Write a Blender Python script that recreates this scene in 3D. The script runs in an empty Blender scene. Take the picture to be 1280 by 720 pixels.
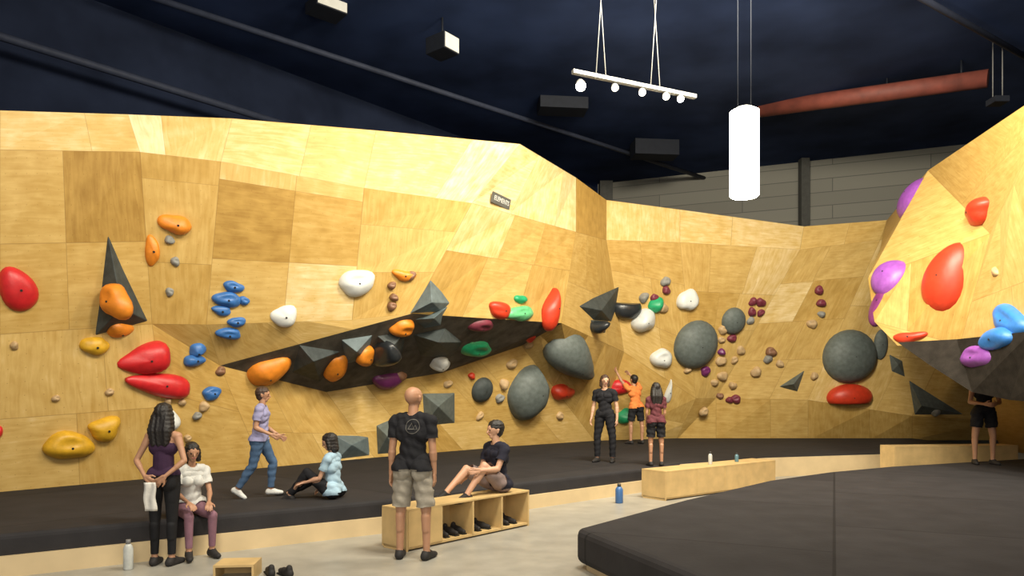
import bpy, math, random
import numpy as np
from mathutils import Vector, Matrix
from mathutils.bvhtree import BVHTree
random.seed(4)
scene=bpy.context.scene
COL=scene.collection
CAMZ=1.72; F=900.0; HZ=490.0
def P(px,py,Y): return Vector(((px-640)/F*Y, Y, CAMZ+(HZ-py)/F*Y))
def G(px,Y,z): return Vector(((px-640)/F*Y, Y, z))
MATZ=0.4
try: scene.view_settings.view_transform='Standard'
except Exception as e: print(e)

# ---------------------------------------------------------------- materials
def newmat(name):
    m=bpy.data.materials.new(name); m.use_nodes=True
    nt=m.node_tree; b=nt.nodes['Principled BSDF']; return m,nt,b
_mc={}
def pm(name,col,rough=.6,var=.12,scale=8.0,bump=0.0,metal=0.0,bscale=60.0,spec=None):
    if name in _mc: return _mc[name]
    m,nt,b=newmat(name); N=nt.nodes; L=nt.links
    tc=N.new('ShaderNodeTexCoord'); nz=N.new('ShaderNodeTexNoise'); nz.inputs['Scale'].default_value=scale
    nz.inputs['Detail'].default_value=4
    L.new(tc.outputs['Object'],nz.inputs['Vector'])
    cr=N.new('ShaderNodeValToRGB'); e=cr.color_ramp.elements
    e[0].position=.3; e[1].position=.7
    e[0].color=(*[c*(1-var) for c in col],1); e[1].color=(*[min(1,c*(1+var)) for c in col],1)
    L.new(nz.outputs['Fac'],cr.inputs['Fac']); L.new(cr.outputs['Color'],b.inputs['Base Color'])
    b.inputs['Roughness'].default_value=rough; b.inputs['Metallic'].default_value=metal
    if spec is None and max(col)<.08 and rough>.5: spec=.18
    if spec is not None: b.inputs['Specular IOR Level'].default_value=spec
    if bump>0:
        n2=N.new('ShaderNodeTexNoise'); n2.inputs['Scale'].default_value=bscale
        L.new(tc.outputs['Object'],n2.inputs['Vector'])
        bp=N.new('ShaderNodeBump'); bp.inputs['Strength'].default_value=bump; bp.inputs['Distance'].default_value=.01
        L.new(n2.outputs['Fac'],bp.inputs['Height']); L.new(bp.outputs['Normal'],b.inputs['Normal'])
    _mc[name]=m; return m
def emat(name,col,s):
    m,nt,b=newmat(name)
    b.inputs['Base Color'].default_value=(*col,1)
    b.inputs['Emission Color'].default_value=(*col,1); b.inputs['Emission Strength'].default_value=s
    return m
def plywall():
    m,nt,b=newmat('birch_plywood'); N=nt.nodes; L=nt.links
    at=N.new('ShaderNodeAttribute'); at.attribute_name='tone'
    uv=N.new('ShaderNodeUVMap'); uv.uv_map='grain'
    mp=N.new('ShaderNodeMapping'); mp.inputs['Scale'].default_value=(1.0,7,1)
    L.new(uv.outputs['UV'],mp.inputs['Vector'])
    nz=N.new('ShaderNodeTexNoise'); nz.inputs['Scale'].default_value=2.2; nz.inputs['Detail'].default_value=6; nz.inputs['Distortion'].default_value=.8
    L.new(mp.outputs['Vector'],nz.inputs['Vector'])
    n2=N.new('ShaderNodeTexNoise'); n2.inputs['Scale'].default_value=3.5; n2.inputs['Detail'].default_value=5
    L.new(uv.outputs['UV'],n2.inputs['Vector'])
    def math_(op,a,bb=None,c=None):
        n=N.new('ShaderNodeMath'); n.operation=op
        for i,v in enumerate((a,bb,c)):
            if v is None: continue
            if isinstance(v,(int,float)): n.inputs[i].default_value=v
            else: L.new(v,n.inputs[i])
        return n.outputs[0]
    g=math_('MULTIPLY_ADD',nz.outputs['Fac'],.50,-.25)
    g2=math_('MULTIPLY_ADD',n2.outputs['Fac'],.50,-.25)
    t=math_('ADD',math_('ADD',at.outputs['Fac'],g),g2)
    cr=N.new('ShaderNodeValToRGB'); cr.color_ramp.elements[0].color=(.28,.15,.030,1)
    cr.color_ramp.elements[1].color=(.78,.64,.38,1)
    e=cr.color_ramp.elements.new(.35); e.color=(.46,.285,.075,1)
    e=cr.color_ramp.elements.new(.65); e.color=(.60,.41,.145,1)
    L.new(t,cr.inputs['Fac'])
    uc=N.new('ShaderNodeUVMap'); uc.uv_map='cell'
    sp=N.new('ShaderNodeSeparateXYZ'); L.new(uc.outputs['UV'],sp.inputs[0])
    def edge(s):
        a=math_('MINIMUM',s,math_('SUBTRACT',1.0,s)); return math_('LESS_THAN',a,.005)
    seam=math_('MAXIMUM',edge(sp.outputs[0]),edge(sp.outputs[1]))
    def fr(s): return math_('ABSOLUTE',math_('SUBTRACT',math_('FRACT',math_('MULTIPLY',s,6.0)),.5))
    fx=fr(sp.outputs[0]); fy=fr(sp.outputs[1])
    d=math_('SQRT',math_('ADD',math_('MULTIPLY',fx,fx),math_('MULTIPLY',fy,fy)))
    hole=math_('MULTIPLY',math_('LESS_THAN',d,.035),.38)
    f=math_('MAXIMUM',math_('MULTIPLY',seam,.38),hole)
    mx=N.new('ShaderNodeMix'); mx.data_type='RGBA'
    L.new(f,mx.inputs[0]); L.new(cr.outputs['Color'],mx.inputs[6]); mx.inputs[7].default_value=(.16,.08,.02,1)
    L.new(mx.outputs[2],b.inputs['Base Color']); b.inputs['Roughness'].default_value=.5
    b.inputs['Specular IOR Level'].default_value=.3
    return m
PLY=plywall()
def seamed(name,col,rough,size,dark=.5,gap=.01,ang=0,bump=.2,spec=.5):
    m,nt,b=newmat(name); N=nt.nodes; L=nt.links
    tc=N.new('ShaderNodeTexCoord'); mp=N.new('ShaderNodeMapping'); mp.inputs['Rotation'].default_value=(0,0,ang)
    L.new(tc.outputs['Object'],mp.inputs['Vector'])
    br=N.new('ShaderNodeTexBrick'); br.inputs['Scale'].default_value=1; br.inputs['Brick Width'].default_value=size[0]; br.inputs['Row Height'].default_value=size[1]
    br.inputs['Mortar Size'].default_value=gap
    br.inputs['Color1'].default_value=(*[c*.85 for c in col],1); br.inputs['Color2'].default_value=(*[c*1.15 for c in col],1)
    br.inputs['Mortar'].default_value=(*[c*dark for c in col],1)
    L.new(mp.outputs['Vector'],br.inputs['Vector'])
    nz=N.new('ShaderNodeTexNoise'); nz.inputs['Scale'].default_value=3; nz.inputs['Detail'].default_value=6
    L.new(tc.outputs['Object'],nz.inputs['Vector'])
    mx=N.new('ShaderNodeMix'); mx.data_type='RGBA'; mx.blend_type='MULTIPLY'; mx.inputs[0].default_value=.55
    L.new(br.outputs['Color'],mx.inputs[6]); L.new(nz.outputs['Fac'],mx.inputs[7])
    L.new(mx.outputs[2],b.inputs['Base Color']); b.inputs['Roughness'].default_value=rough
    b.inputs['Specular IOR Level'].default_value=spec
    bp=N.new('ShaderNodeBump'); bp.inputs['Strength'].default_value=bump; bp.inputs['Distance'].default_value=.01
    n3=N.new('ShaderNodeTexNoise'); n3.inputs['Scale'].default_value=25
    L.new(tc.outputs['Object'],n3.inputs['Vector']); L.new(n3.outputs['Fac'],bp.inputs['Height']); L.new(bp.outputs['Normal'],b.inputs['Normal'])
    return m
WOOD=pm('bench_plywood',(.57,.40,.18),.5,.12,5)
WOODL=pm('pale_kick_board',(.62,.48,.28),.5,.08,3)
VINYL=seamed('charcoal_vinyl',(.036,.034,.037),.8,(2.4,6.0),.5,.012,.72,.15,.2)
VINYL2=seamed('charcoal_vinyl_front',(.047,.044,.047),.85,(2.6,9.0),.5,.014,-1.15,.15,.2)

# ---------------------------------------------------------------- helpers
def mesh_obj(name,verts,faces,mat=None,parent=None,smooth=False,loc=None):
    me=bpy.data.meshes.new(name); me.from_pydata([tuple(v) for v in verts],[],faces); me.update()
    o=bpy.data.objects.new(name,me); COL.objects.link(o)
    if mat: me.materials.append(mat)
    if smooth:
        for p in me.polygons: p.use_smooth=True
    if loc is not None: o.location=loc
    if parent: o.parent=parent
    return o
def tag(o,label,cat,group=None):
    o['label']=label; o['category']=cat
    if group: o['group']=group
    return o
def empty(name,loc,rotz=0):
    e=bpy.data.objects.new(name,None); e.empty_display_size=.2; COL.objects.link(e); e.location=loc; e.rotation_euler=(0,0,rotz); return e
BF=[(0,3,2,1),(4,5,6,7),(0,1,5,4),(1,2,6,5),(2,3,7,6),(3,0,4,7)]
def box(name,a,b,mat,parent=None,bev=0.0):
    x0,y0,z0=a;x1,y1,z1=b
    v=[(x0,y0,z0),(x1,y0,z0),(x1,y1,z0),(x0,y1,z0),(x0,y0,z1),(x1,y0,z1),(x1,y1,z1),(x0,y1,z1)]
    o=mesh_obj(name,v,BF,mat,parent)
    if bev>0:
        md=o.modifiers.new('b','BEVEL'); md.width=bev; md.segments=2
    return o
def tube(name,pts,rads,mat,parent=None,n=14,caps=True,smooth=True):
    v=[];f=[]
    for z,r in zip(pts,rads):
        for k in range(n):
            a=2*math.pi*k/n; v.append((r*math.cos(a),r*math.sin(a),z))
    m=len(pts)
    for i in range(m-1):
        for k in range(n):
            f.append((i*n+k,i*n+(k+1)%n,(i+1)*n+(k+1)%n,(i+1)*n+k))
    if caps: f.append(tuple(range(n-1,-1,-1))); f.append(tuple((m-1)*n+k for k in range(n)))
    o=mesh_obj(name,v,f,mat,parent)
    if smooth:
        for p in o.data.polygons: p.use_smooth=len(p.vertices)==4
    return o
def rod(name,a,b,r,mat,parent=None,n=10):
    a=Vector(a);b=Vector(b); d=b-a
    o=tube(name,[0,d.length],[r,r],mat,parent,n)
    o.rotation_mode='QUATERNION'; o.rotation_quaternion=Vector((0,0,1)).rotation_difference(d.normalized()); o.location=a
    return o
def prism(name,poly,z0,z1,mat,bev=0,parent=None):
    n=len(poly); v=[(x,y,z0) for x,y in poly]+[(x,y,z1) for x,y in poly]
    f=[tuple(range(n-1,-1,-1)),tuple(range(n,2*n))]+[(i,(i+1)%n,n+(i+1)%n,n+i) for i in range(n)]
    o=mesh_obj(name,v,f,mat,parent)
    if bev:
        md=o.modifiers.new('b','BEVEL'); md.width=bev; md.segments=3; md.limit_method='ANGLE'; md.angle_limit=math.radians(50)
    return o

# ---------------------------------------------------------------- building shell
CEIL=9.0
FLOORM=seamed('polished_concrete',(.50,.48,.42),.35,(30,30),.8,.01,0,.05)
fl=mesh_obj('floor',[(-16,-3,0),(15,-3,0),(15,27,0),(-16,27,0)],[(0,1,2,3)],FLOORM); fl['kind']='structure'
CEILM=pm('navy_black_ceiling',(.020,.032,.078),.85,.5,.45,spec=.05)
ce=mesh_obj('ceiling',[(-16,-3,CEIL),(15,-3,CEIL),(15,27,CEIL),(-16,27,CEIL)],[(3,2,1,0)],CEILM); ce['kind']='structure'
DARKW=pm('dark_painted_wall',(.013,.018,.036),.85,.3,1,spec=.05)
def vwall(name,a,b,mat,z1=CEIL):
    o=mesh_obj(name,[(a[0],a[1],0),(b[0],b[1],0),(b[0],b[1],z1),(a[0],a[1],z1)],[(0,1,2,3)],mat); o['kind']='structure'; return o
vwall('wall_left',(-15.5,4.6),(3.0,25.6),DARKW)
def blockmat():
    m,nt,b=newmat('grey_block_wall'); N=nt.nodes;L=nt.links
    tc=N.new('ShaderNodeTexCoord'); sp=N.new('ShaderNodeSeparateXYZ'); L.new(tc.outputs['Object'],sp.inputs[0])
    cb=N.new('ShaderNodeCombineXYZ'); L.new(sp.outputs[0],cb.inputs[0]); L.new(sp.outputs[2],cb.inputs[1])
    br=N.new('ShaderNodeTexBrick'); br.inputs['Scale'].default_value=1; br.inputs['Brick Width'].default_value=5; br.inputs['Row Height'].default_value=.42
    br.inputs['Mortar Size'].default_value=.012
    br.inputs['Color1'].default_value=(.145,.14,.12,1);br.inputs['Color2'].default_value=(.175,.17,.145,1);br.inputs['Mortar'].default_value=(.085,.085,.075,1)
    L.new(cb.outputs[0],br.inputs['Vector']); L.new(br.outputs['Color'],b.inputs['Base Color']); b.inputs['Roughness'].default_value=.85
    return m
BLK=blockmat()
vwall('wall_back',(3.0,25.2),(14.5,20.7),BLK)
vwall('wall_right',(14.5,20.7),(14.5,-3),DARKW)
for i,px in enumerate((757,1005)):
    Y=25.0 if i==0 else 22.5
    x=(px-640)/F*Y; r=.22 if i==0 else .13
    t=box('trim_%d'%(i+1),(x-r,Y-r,0),(x+r,Y+r,CEIL),pm('dark_column',(.06,.06,.055),.7)); t['kind']='structure'
DP=pm('dark_pipe',(.030,.036,.058),.6)
bm=rod('ceiling_pipe',(-10.2,11.3,8.6),(-1.9,20.9,8.6),.10,DP); tag(bm,'dark painted service pipe running under the ceiling','pipe')
bm=rod('ceiling_pipe',(-11.4,8.2,7.5),(-1.9,19.0,7.5),.07,DP); tag(bm,'thin dark service pipe along the dark wall','pipe')
bm=rod('ceiling_pipe',(-7.0,12.5,8.82),(6.5,24.0,8.82),.06,DP); tag(bm,'thin dark conduit crossing under the ceiling','pipe')
bm=rod('ceiling_pipe',(2.0,9.5,8.85),(13.5,17.0,8.85),.06,DP); tag(bm,'thin dark conduit crossing under the ceiling','pipe')

# ---------------------------------------------------------------- climbing walls
def B(px,Y): return G(px,Y,MATZ-.06)
V=dict(
T0=P(-420,118,6.5),T1=P(0,138,8.8),T2=P(160,143,9.9),T3=P(290,148,10.75),T4=P(470,163,12.2),T5=P(650,180,14.0),T6=P(720,222,17),T7=P(758,250,18.5),T8=P(850,262,19),T9=P(1005,283,19.8),T10=P(1110,275,19.9),T11=P(1260,265,20),
F0=P(-420,182,6.5),F1=P(0,187,8.75),F2=P(175,190,9.8),F3=P(276,202,10.5),F4=P(455,235,11.9),F5=P(590,254,13.2),F6=P(720,290,16.5),F7=P(758,300,18.2),F8=P(850,303,18.8),F9=P(1000,312,19.5),F10=P(1100,300,19.8),F11=P(1250,295,19.9),
M0=P(-430,440,6.8),M1=P(0,418,9.15),M2=P(190,405,10.6),M2b=P(258,406,11.1),M3b=P(440,400,12.5),
L3=P(275,457,11.7),L4=P(515,392,13.0),L5=P(702,404,16.2),K4=P(408,490,13.7),K5=P(552,466,15.6),K6=P(652,432,16.9),
M7=P(780,440,19.3),N8=P(870,498,20.1),N8b=P(895,498,20.4),N9=P(1010,500,20.2),N10=P(1140,520,20.1),N11=P(1300,530,20),
B0=G(-480,7.0,MATZ-.06),B1=B(-8,9.5),B2=B(215,11.3),B3=B(330,12.6),B4=B(470,14.6),B5=B(640,17.6),B6=B(745,19.6),B7=B(845,20.6),B8=B(895,20.6),B9=B(1010,20.6),B10=B(1140,20.6),B11=B(1300,20.6),
RT0=P(1108,276,19.7),RT1=P(1160,213,15.0),RT2=P(1283,130,10.8),RT3=P(1520,-40,7.4),
RP0=P(1100,312,17.8),RP1=P(1085,348,14.6),RP2=P(1093,402,13.6),RP3=P(1122,432,13.2),
RC0=P(1283,196,10.7),RC1=P(1238,292,11.9),RC2=P(1200,432,12.4),
RR1=P(1420,432,8.4),RR0=P(1500,150,7.4),
RB1=G(1252,17,MATZ-.06),RB2=G(1560,11,MATZ-.06),RQ=P(1210,440,19.8))
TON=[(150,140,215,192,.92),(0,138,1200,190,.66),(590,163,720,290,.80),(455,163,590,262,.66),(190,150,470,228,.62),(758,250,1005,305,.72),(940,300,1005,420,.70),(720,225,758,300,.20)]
def build_panels(quads):
    vs=[];fs=[];tones=[];cuv=[];guv=[]
    for q in quads:
        names=q[:4]; bl,br,tr,tl=[V[n] for n in names]
        su=max((br-bl).length,(tr-tl).length); sv=max((tl-bl).length,(tr-br).length)
        nu=max(1,round(su/1.3)); nv=max(1,round(sv/1.3)); spec=None
        if len(q)>4:
            if isinstance(q[4],dict): spec=q[4]; nu=len(spec['u'])-1; nv=len(spec['v'])-1
            else: nu,nv=q[4]
        base=q[5] if len(q)>5 else None
        def S(u,v): return (bl*(1-u)+br*u)*(1-v)+(tl*(1-u)+tr*u)*v
        vv=[0]+[(j+random.uniform(-.22,.22))/nv for j in range(1,nv)]+[1]
        if spec: vv=spec['v']
        for j in range(nv):
            uu=[0]+[(i+random.uniform(-.3,.3))/nu for i in range(1,nu)]+[1]
            if spec: uu=spec['u']
            for i in range(nu):
                c=[S(uu[i],vv[j]),S(uu[i+1],vv[j]),S(uu[i+1],vv[j+1]),S(uu[i],vv[j+1])]
                k=len(vs); vs+=c; fs.append((k,k+1,k+2,k+3))
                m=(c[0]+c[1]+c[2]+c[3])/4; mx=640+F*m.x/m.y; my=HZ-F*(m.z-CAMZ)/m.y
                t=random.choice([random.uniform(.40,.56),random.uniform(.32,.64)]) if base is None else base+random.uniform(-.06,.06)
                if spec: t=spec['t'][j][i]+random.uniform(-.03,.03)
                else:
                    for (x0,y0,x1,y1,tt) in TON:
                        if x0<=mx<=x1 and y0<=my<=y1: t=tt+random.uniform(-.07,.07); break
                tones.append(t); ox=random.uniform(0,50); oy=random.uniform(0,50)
                cuv+=[(0,0),(1,0),(1,1),(0,1)]
                du=su*(uu[i+1]-uu[i]); dv=sv*(vv[j+1]-vv[j])
                g=[(ox,oy),(ox+du,oy),(ox+du,oy+dv),(ox,oy+dv)]
                if random.random()<.5: g=[(b_,a_) for a_,b_ in g]
                guv+=g
    return vs,fs,tones,cuv,guv
BV=[]
def add_bvh(vs,fs): BV.append(BVHTree.FromPolygons([tuple(v) for v in vs],fs))
def panel_obj(name,quads,mat,parent=None):
    vs,fs,tones,cuv,guv=build_panels(quads)
    o=mesh_obj(name,vs,fs,mat,parent); me=o.data
    at=me.attributes.new('tone','FLOAT_COLOR','CORNER')
    a=me.uv_layers.new(name='cell'); b=me.uv_layers.new(name='grain')
    for p in me.polygons:
        for k,li in enumerate(p.loop_indices):
            t=tones[p.index]; at.data[li].color=(t,t,t,1)
            a.data[li].uv=cuv[li]; b.data[li].uv=guv[li]
    add_bvh(vs,fs); return o
mainq=[('F0','F1','T1','T0',(5,1)),('F1','F2','T2','T1',(2,1)),('F2','F3','T3','T2',dict(u=[0,.30,1],v=[0,1],t=[[.92,.66]])),('F3','F4','T4','T3',(2,1)),('F4','F5','T5','T4',(2,1)),('F5','F6','T6','T5'),('F6','F7','T7','T6',(1,1)),('F7','F8','T8','T7',(1,1)),('F8','F9','T9','T8',(2,1)),('F9','F10','T10','T9',(2,1)),('F10','F11','T11','T10',(2,1)),
('M0','M1','F1','F0'),('M1','M2','F2','F1',dict(u=[0,.42,1],v=[0,.50,1],t=[[.46,.50],[.52,.22]])),('M2','M2b','F3','F2',dict(u=[0,1],v=[0,.38,.86,1],t=[[.40],[.50],[.36]])),('M2b','M3b','F4','F3',dict(u=[0,.5,1],v=[0,.42,.90,1],t=[[.50,.80],[.24,.40],[.62,.60]])),('M3b','L4','F5','F4',(1,3)),('L4','L5','F6','F5'),('L5','M7','F7','F6'),('M7','N8','F8','F7'),('N8','N8b','F9','F8'),('N8b','N9','F10','F9'),('N9','N10','F11','F10',(3,3),.62),('N10','N11','F11','F11',(1,3)),
('L3','L4','M3b','M2b'),('L3','M2b','M2b','M2'),
('B0','B1','M1','M0'),('B1','B2','M2','M1'),('B2','B3','L3','M2'),('B3','B4','K4','L3'),('B4','B5','K5','K4'),('B5','B6','K6','K5'),('B6','M7','L5','K6'),('B6','B7','N8','M7'),
('B7','B8','N8b','N8'),('B8','B9','N9','N8b',(2,1)),('B9','B10','N10','N9',(2,1)),('B10','B11','N11','N10',(2,1))]
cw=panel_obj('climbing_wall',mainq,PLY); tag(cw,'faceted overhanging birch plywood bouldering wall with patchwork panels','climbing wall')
SHADEGREY=pm('shaded_grey_underside',(.105,.092,.072),.75,.3,5,.3,spec=.2)  # grey wood with the shade under the ledge darkened into its colour
roof=panel_obj('roof_panel',[('L3','K4','L4','L4',(1,1)),('K4','K5','L4','L4',(1,1)),('K5','K6','L5','L4',(1,1))],SHADEGREY,cw); roof['label']='grey underside of the roof ledge, shade darkened into its colour'
rq=[('RP0','RT1','RT0','RT0',(1,1),.5),('RP1','RC1','RT1','RP0',(1,1),.42),('RC1','RC0','RT2','RT1',(1,2),.45),('RP2','RC2','RC1','RP1',(2,1),.34),('RP3','RC2','RC2','RP2',(1,1),.35),
('RC2','RR1','RC0','RC1',(3,2),.52),('RR1','RR0','RT3','RT2',(2,2),.62),('RR1','RT2','RC0','RC0',(1,1),.6),
('RB1','RB2','RR1','RC2',(3,2),.45),('RQ','RB1','RC2','RP3',(2,1),.35)]
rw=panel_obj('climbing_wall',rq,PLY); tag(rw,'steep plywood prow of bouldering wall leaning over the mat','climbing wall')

CAMP=Vector((0,0,CAMZ))
def cast(px,py):
    d=Vector(((px-640)/F,1,(HZ-py)/F)).normalized(); best=None
    for b in BV:
        h=b.ray_cast(CAMP,d)
        if h[0] is not None and (best is None or h[3]<best[3]): best=h
    p,n=best[0],best[1]
    if n.dot(d)>0: n=-n
    return p,n

# ---------------------------------------------------------------- volumes
CM={'grey':pm('slate_grey_paint',(.105,.125,.118),.6,.2,10,.3),'dark':pm('charcoal_volume',(.052,.062,.062),.6,.25,8,.3,spec=.3),
'slate':pm('blue_slate_volume',(.11,.145,.155),.6,.2,8,.3),
'red':pm('red_urethane',(.56,.018,.022),.4,.12,10,.15),'redo':pm('orange_red_urethane',(.56,.042,.015),.42,.12,10,.15),
'orange':pm('orange_urethane',(.74,.24,.02),.45,.12,10,.15),'yellow':pm('mustard_urethane',(.62,.35,.02),.45,.15,10,.15),
'blue':pm('blue_urethane',(.04,.15,.42),.4,.2,10,.15),'sky':pm('sky_blue_urethane',(.04,.21,.62),.4,.12,10,.15),
'white':pm('white_urethane',(.66,.68,.66),.4,.06,10,.1),'green':pm('green_urethane',(.02,.33,.14),.4,.15,10,.15),'lime':pm('light_green_urethane',(.13,.50,.22),.4,.15,10,.15),
'purple':pm('purple_urethane',(.27,.075,.38),.4,.15,10,.15),'plum':pm('dark_plum_urethane',(.15,.025,.12),.4,.15,10,.15),'pink':pm('pale_pink_urethane',(.60,.48,.60),.4,.15,10,.15),
'black':pm('black_urethane',(.022,.025,.028),.3,.2,10,.1),'tan':pm('tan_urethane',(.48,.33,.17),.5,.15,10),'brown':pm('brown_grip',(.22,.11,.06),.5,.15,10),'greyl':pm('stone_grey_grip',(.25,.25,.23),.6,.15,10),'maroon':pm('maroon_grip',(.17,.03,.05),.5,.15,10)}
BOLT=pm('steel_bolt',(.02,.02,.02),.35,.1,10,0,.0)
CNAME={'grey':'slate grey','dark':'charcoal black','slate':'blue-grey','red':'bright red','redo':'orange-red','orange':'orange','yellow':'mustard yellow','blue':'deep blue','sky':'bright sky-blue','white':'white','green':'green','lime':'light green','purple':'purple','plum':'dark plum','pink':'pale pink','black':'glossy black','tan':'tan','brown':'brown','greyl':'stone grey','maroon':'maroon'}
def volume(base,apex,h,col,label):
    pts=[];ns=Vector((0,0,0))
    for p in base:
        q,n=cast(*p); pts.append(q); ns+=n
    n=ns.normalized(); c=sum(pts,Vector((0,0,0)))/len(pts)
    q,_=cast(*apex); d=Vector(((apex[0]-640)/F,1,(HZ-apex[1])/F)).normalized()
    k_=h/max(.35,-d.dot(n)); ap=q-d*k_
    k=len(pts); vs=[p-n*.05 for p in pts]+[ap]; fs=[(i,(i+1)%k,k) for i in range(k)]
    fs.append(tuple(range(k-1,-1,-1)))
    org=c; o=mesh_obj('climbing_volume',[v-org for v in vs],fs,CM[col],None,False,org)
    md=o.modifiers.new('b','BEVEL'); md.width=.012; md.segments=2
    add_bvh(vs,fs); tag(o,label,'climbing volume','dark geometric climbing volumes'); 
    return o
volume([(117,424),(190,404),(134,281)],(152,385),.40,'dark','tall charcoal spire-shaped pyramid volume on plywood wall',)
volume([(362,470),(402,484),(432,440),(372,430)],(392,452),.3,'dark','charcoal faceted volume under the roof ledge')
volume([(425,425),(470,418),(462,452),(432,460)],(446,440),.28,'slate','blue-grey faceted volume on the roof ledge')
volume([(470,420),(512,412),(505,455),(470,460)],(490,435),.28,'dark','charcoal pyramid volume on the roof ledge')
volume([(505,398),(540,347),(566,380),(556,392)],(540,378),.30,'slate','blue-grey angular shard volume above the ledge')
volume([(516,402),(563,384),(556,412),(530,415)],(542,398),.30,'slate','blue-grey angular shard volume overlapping the ledge')
volume([(515,420),(560,408),(590,430),(570,452),(525,450)],(548,428),.4,'dark','large charcoal faceted volume on the roof ledge')
volume([(722,382),(776,358),(768,404),(742,402)],(752,388),.35,'dark','charcoal triangular volume above the sloping wall')
volume([(738,398),(765,400),(760,418),(742,416)],(750,408),.2,'dark','small charcoal wedge volume below a triangular one')
volume([(972,484),(1008,461),(998,491)],(992,480),.25,'grey','small slate triangular volume on the far wall')
volume([(1136,473),(1212,520),(1143,521)],(1152,507),.35,'grey','slate grey wedge volume low on the wall')
volume([(1110,440),(1130,450),(1134,474),(1114,466)],(1123,456),.2,'grey','small slate faceted volume beside a big dome')
volume([(527,490),(573,489),(573,532),(530,536)],(548,508),.35,'grey','slate grey diamond-shaped pyramid volume low on wall')
volume([(417,542),(466,545),(468,572),(420,578)],(440,556),.22,'slate','blue-grey low pyramid volume near the mat')
volume([(470,530),(495,520),(498,570),(472,572)],(484,545),.3,'grey','slate grey upright volume near the mat')
def hang_volume():
    pts=[P(1122,428,12.9),P(1196,424,12.2),P(1290,414,10.2),P(1400,420,8.6),P(1330,505,9.8),P(1262,500,10.9),P(1215,490,11.6),P(1160,455,12.4),P(1215,440,12.9),P(1300,440,11.6)]
    fs=[(0,1,8),(1,2,9,8),(2,3,9),(0,7,1),(7,6,1),(6,5,2,1),(5,4,3,2),(0,8,7),(8,6,7),(8,9,5,6),(9,3,4,5)]
    org=pts[1]; o=mesh_obj('climbing_volume',[p-org for p in pts],fs,pm('black_brown_volume',(.026,.022,.018),.8,.25,8,.3,spec=.08),None,False,org)
    tag(o,'huge charcoal faceted volume hanging under the plywood prow','climbing volume','dark geometric climbing volumes'); add_bvh(pts,fs)
hang_volume()

# ---------------------------------------------------------------- holds
def hold_mesh(kind,a,b,d,seed,rot):
    rnd=random.Random(seed); s=[rnd.uniform(0,6.28) for _ in range(5)]
    nr,nf=9,26; v=[];f=[]
    for i in range(nr):
        th=(i/nr)*math.pi/2
        for k in range(nf):
            ph=2*math.pi*k/nf; r=math.cos(th); x=r*math.cos(ph); y=r*math.sin(ph); z=math.sin(th)
            if kind in('dome','bowl'): nz=1+.02*math.sin(2*ph+s[0])
            elif kind=='egg': nz=1+.03*math.sin(3*ph+s[0]); x*=1-.14*y
            else: nz=1+(.10*math.sin(2*ph+s[0])+.07*math.sin(3*ph+s[1])+.03*math.sin(5*ph+s[2]))
            if kind=='tear':
                x*=max(.12,1-.62*(y+1)/2*1.25); y*=1.05
            if kind=='fan':
                y=min(y,.28+.05*x); x*=(1+.1*y)
            if kind=='bowl': y=min(y,.45); z*=1-.15*y
            if kind=='jug':
                z*=1+.25*y; z-=.38*math.exp(-((y-.35)**2/.12+(x)**2/.35))*math.sin(th)
            if kind=='blob':
                z*=1+.2*math.sin(2.4*x+s[3])+.12*math.sin(3*y+s[4])
            if kind=='bean':
                y+=.35*(x*x)-.15; 
            if kind=='wedge':
                z*=.75+.45*x; y*=.85+.15*x
            if kind=='crescent':
                y-=.45*(x*x)-.2; z*=1-.3*abs(x)
            v.append((x*nz*a,y*nz*b,z*d))
    cx=sum(q[0] for q in v[-nf:])/nf; cy=sum(q[1] for q in v[-nf:])/nf; zt=sum(q[2] for q in v[-nf:])/nf; top=len(v)
    v.append((cx,cy,zt+.004))
    for k in range(nf): v.append((v[k][0],v[k][1],-.04))
    for i in range(nr-1):
        for k in range(nf): f.append((i*nf+k,i*nf+(k+1)%nf,(i+1)*nf+(k+1)%nf,(i+1)*nf+k))
    for k in range(nf): f.append(((nr-1)*nf+k,(nr-1)*nf+(k+1)%nf,top))
    for k in range(nf): f.append((top+1+k,top+1+(k+1)%nf,(k+1)%nf,k))
    f.append(tuple(top+nf-k for k in range(nf)))
    c,sn=math.cos(rot),math.sin(rot)
    v=[(x*c-y*sn,x*sn+y*c,z) for x,y,z in v]
    p=v[top]; return v,f,p
KADJ={'egg':'smooth egg-shaped','blob':'rounded lumpy','jug':'scooped jug','tear':'pointed teardrop','dome':'smooth domed','bowl':'half-bowl','fan':'fan-shaped','bean':'curved bean-shaped','wedge':'tapering wedge','crescent':'crescent-shaped'}
hs=[0]
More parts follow.
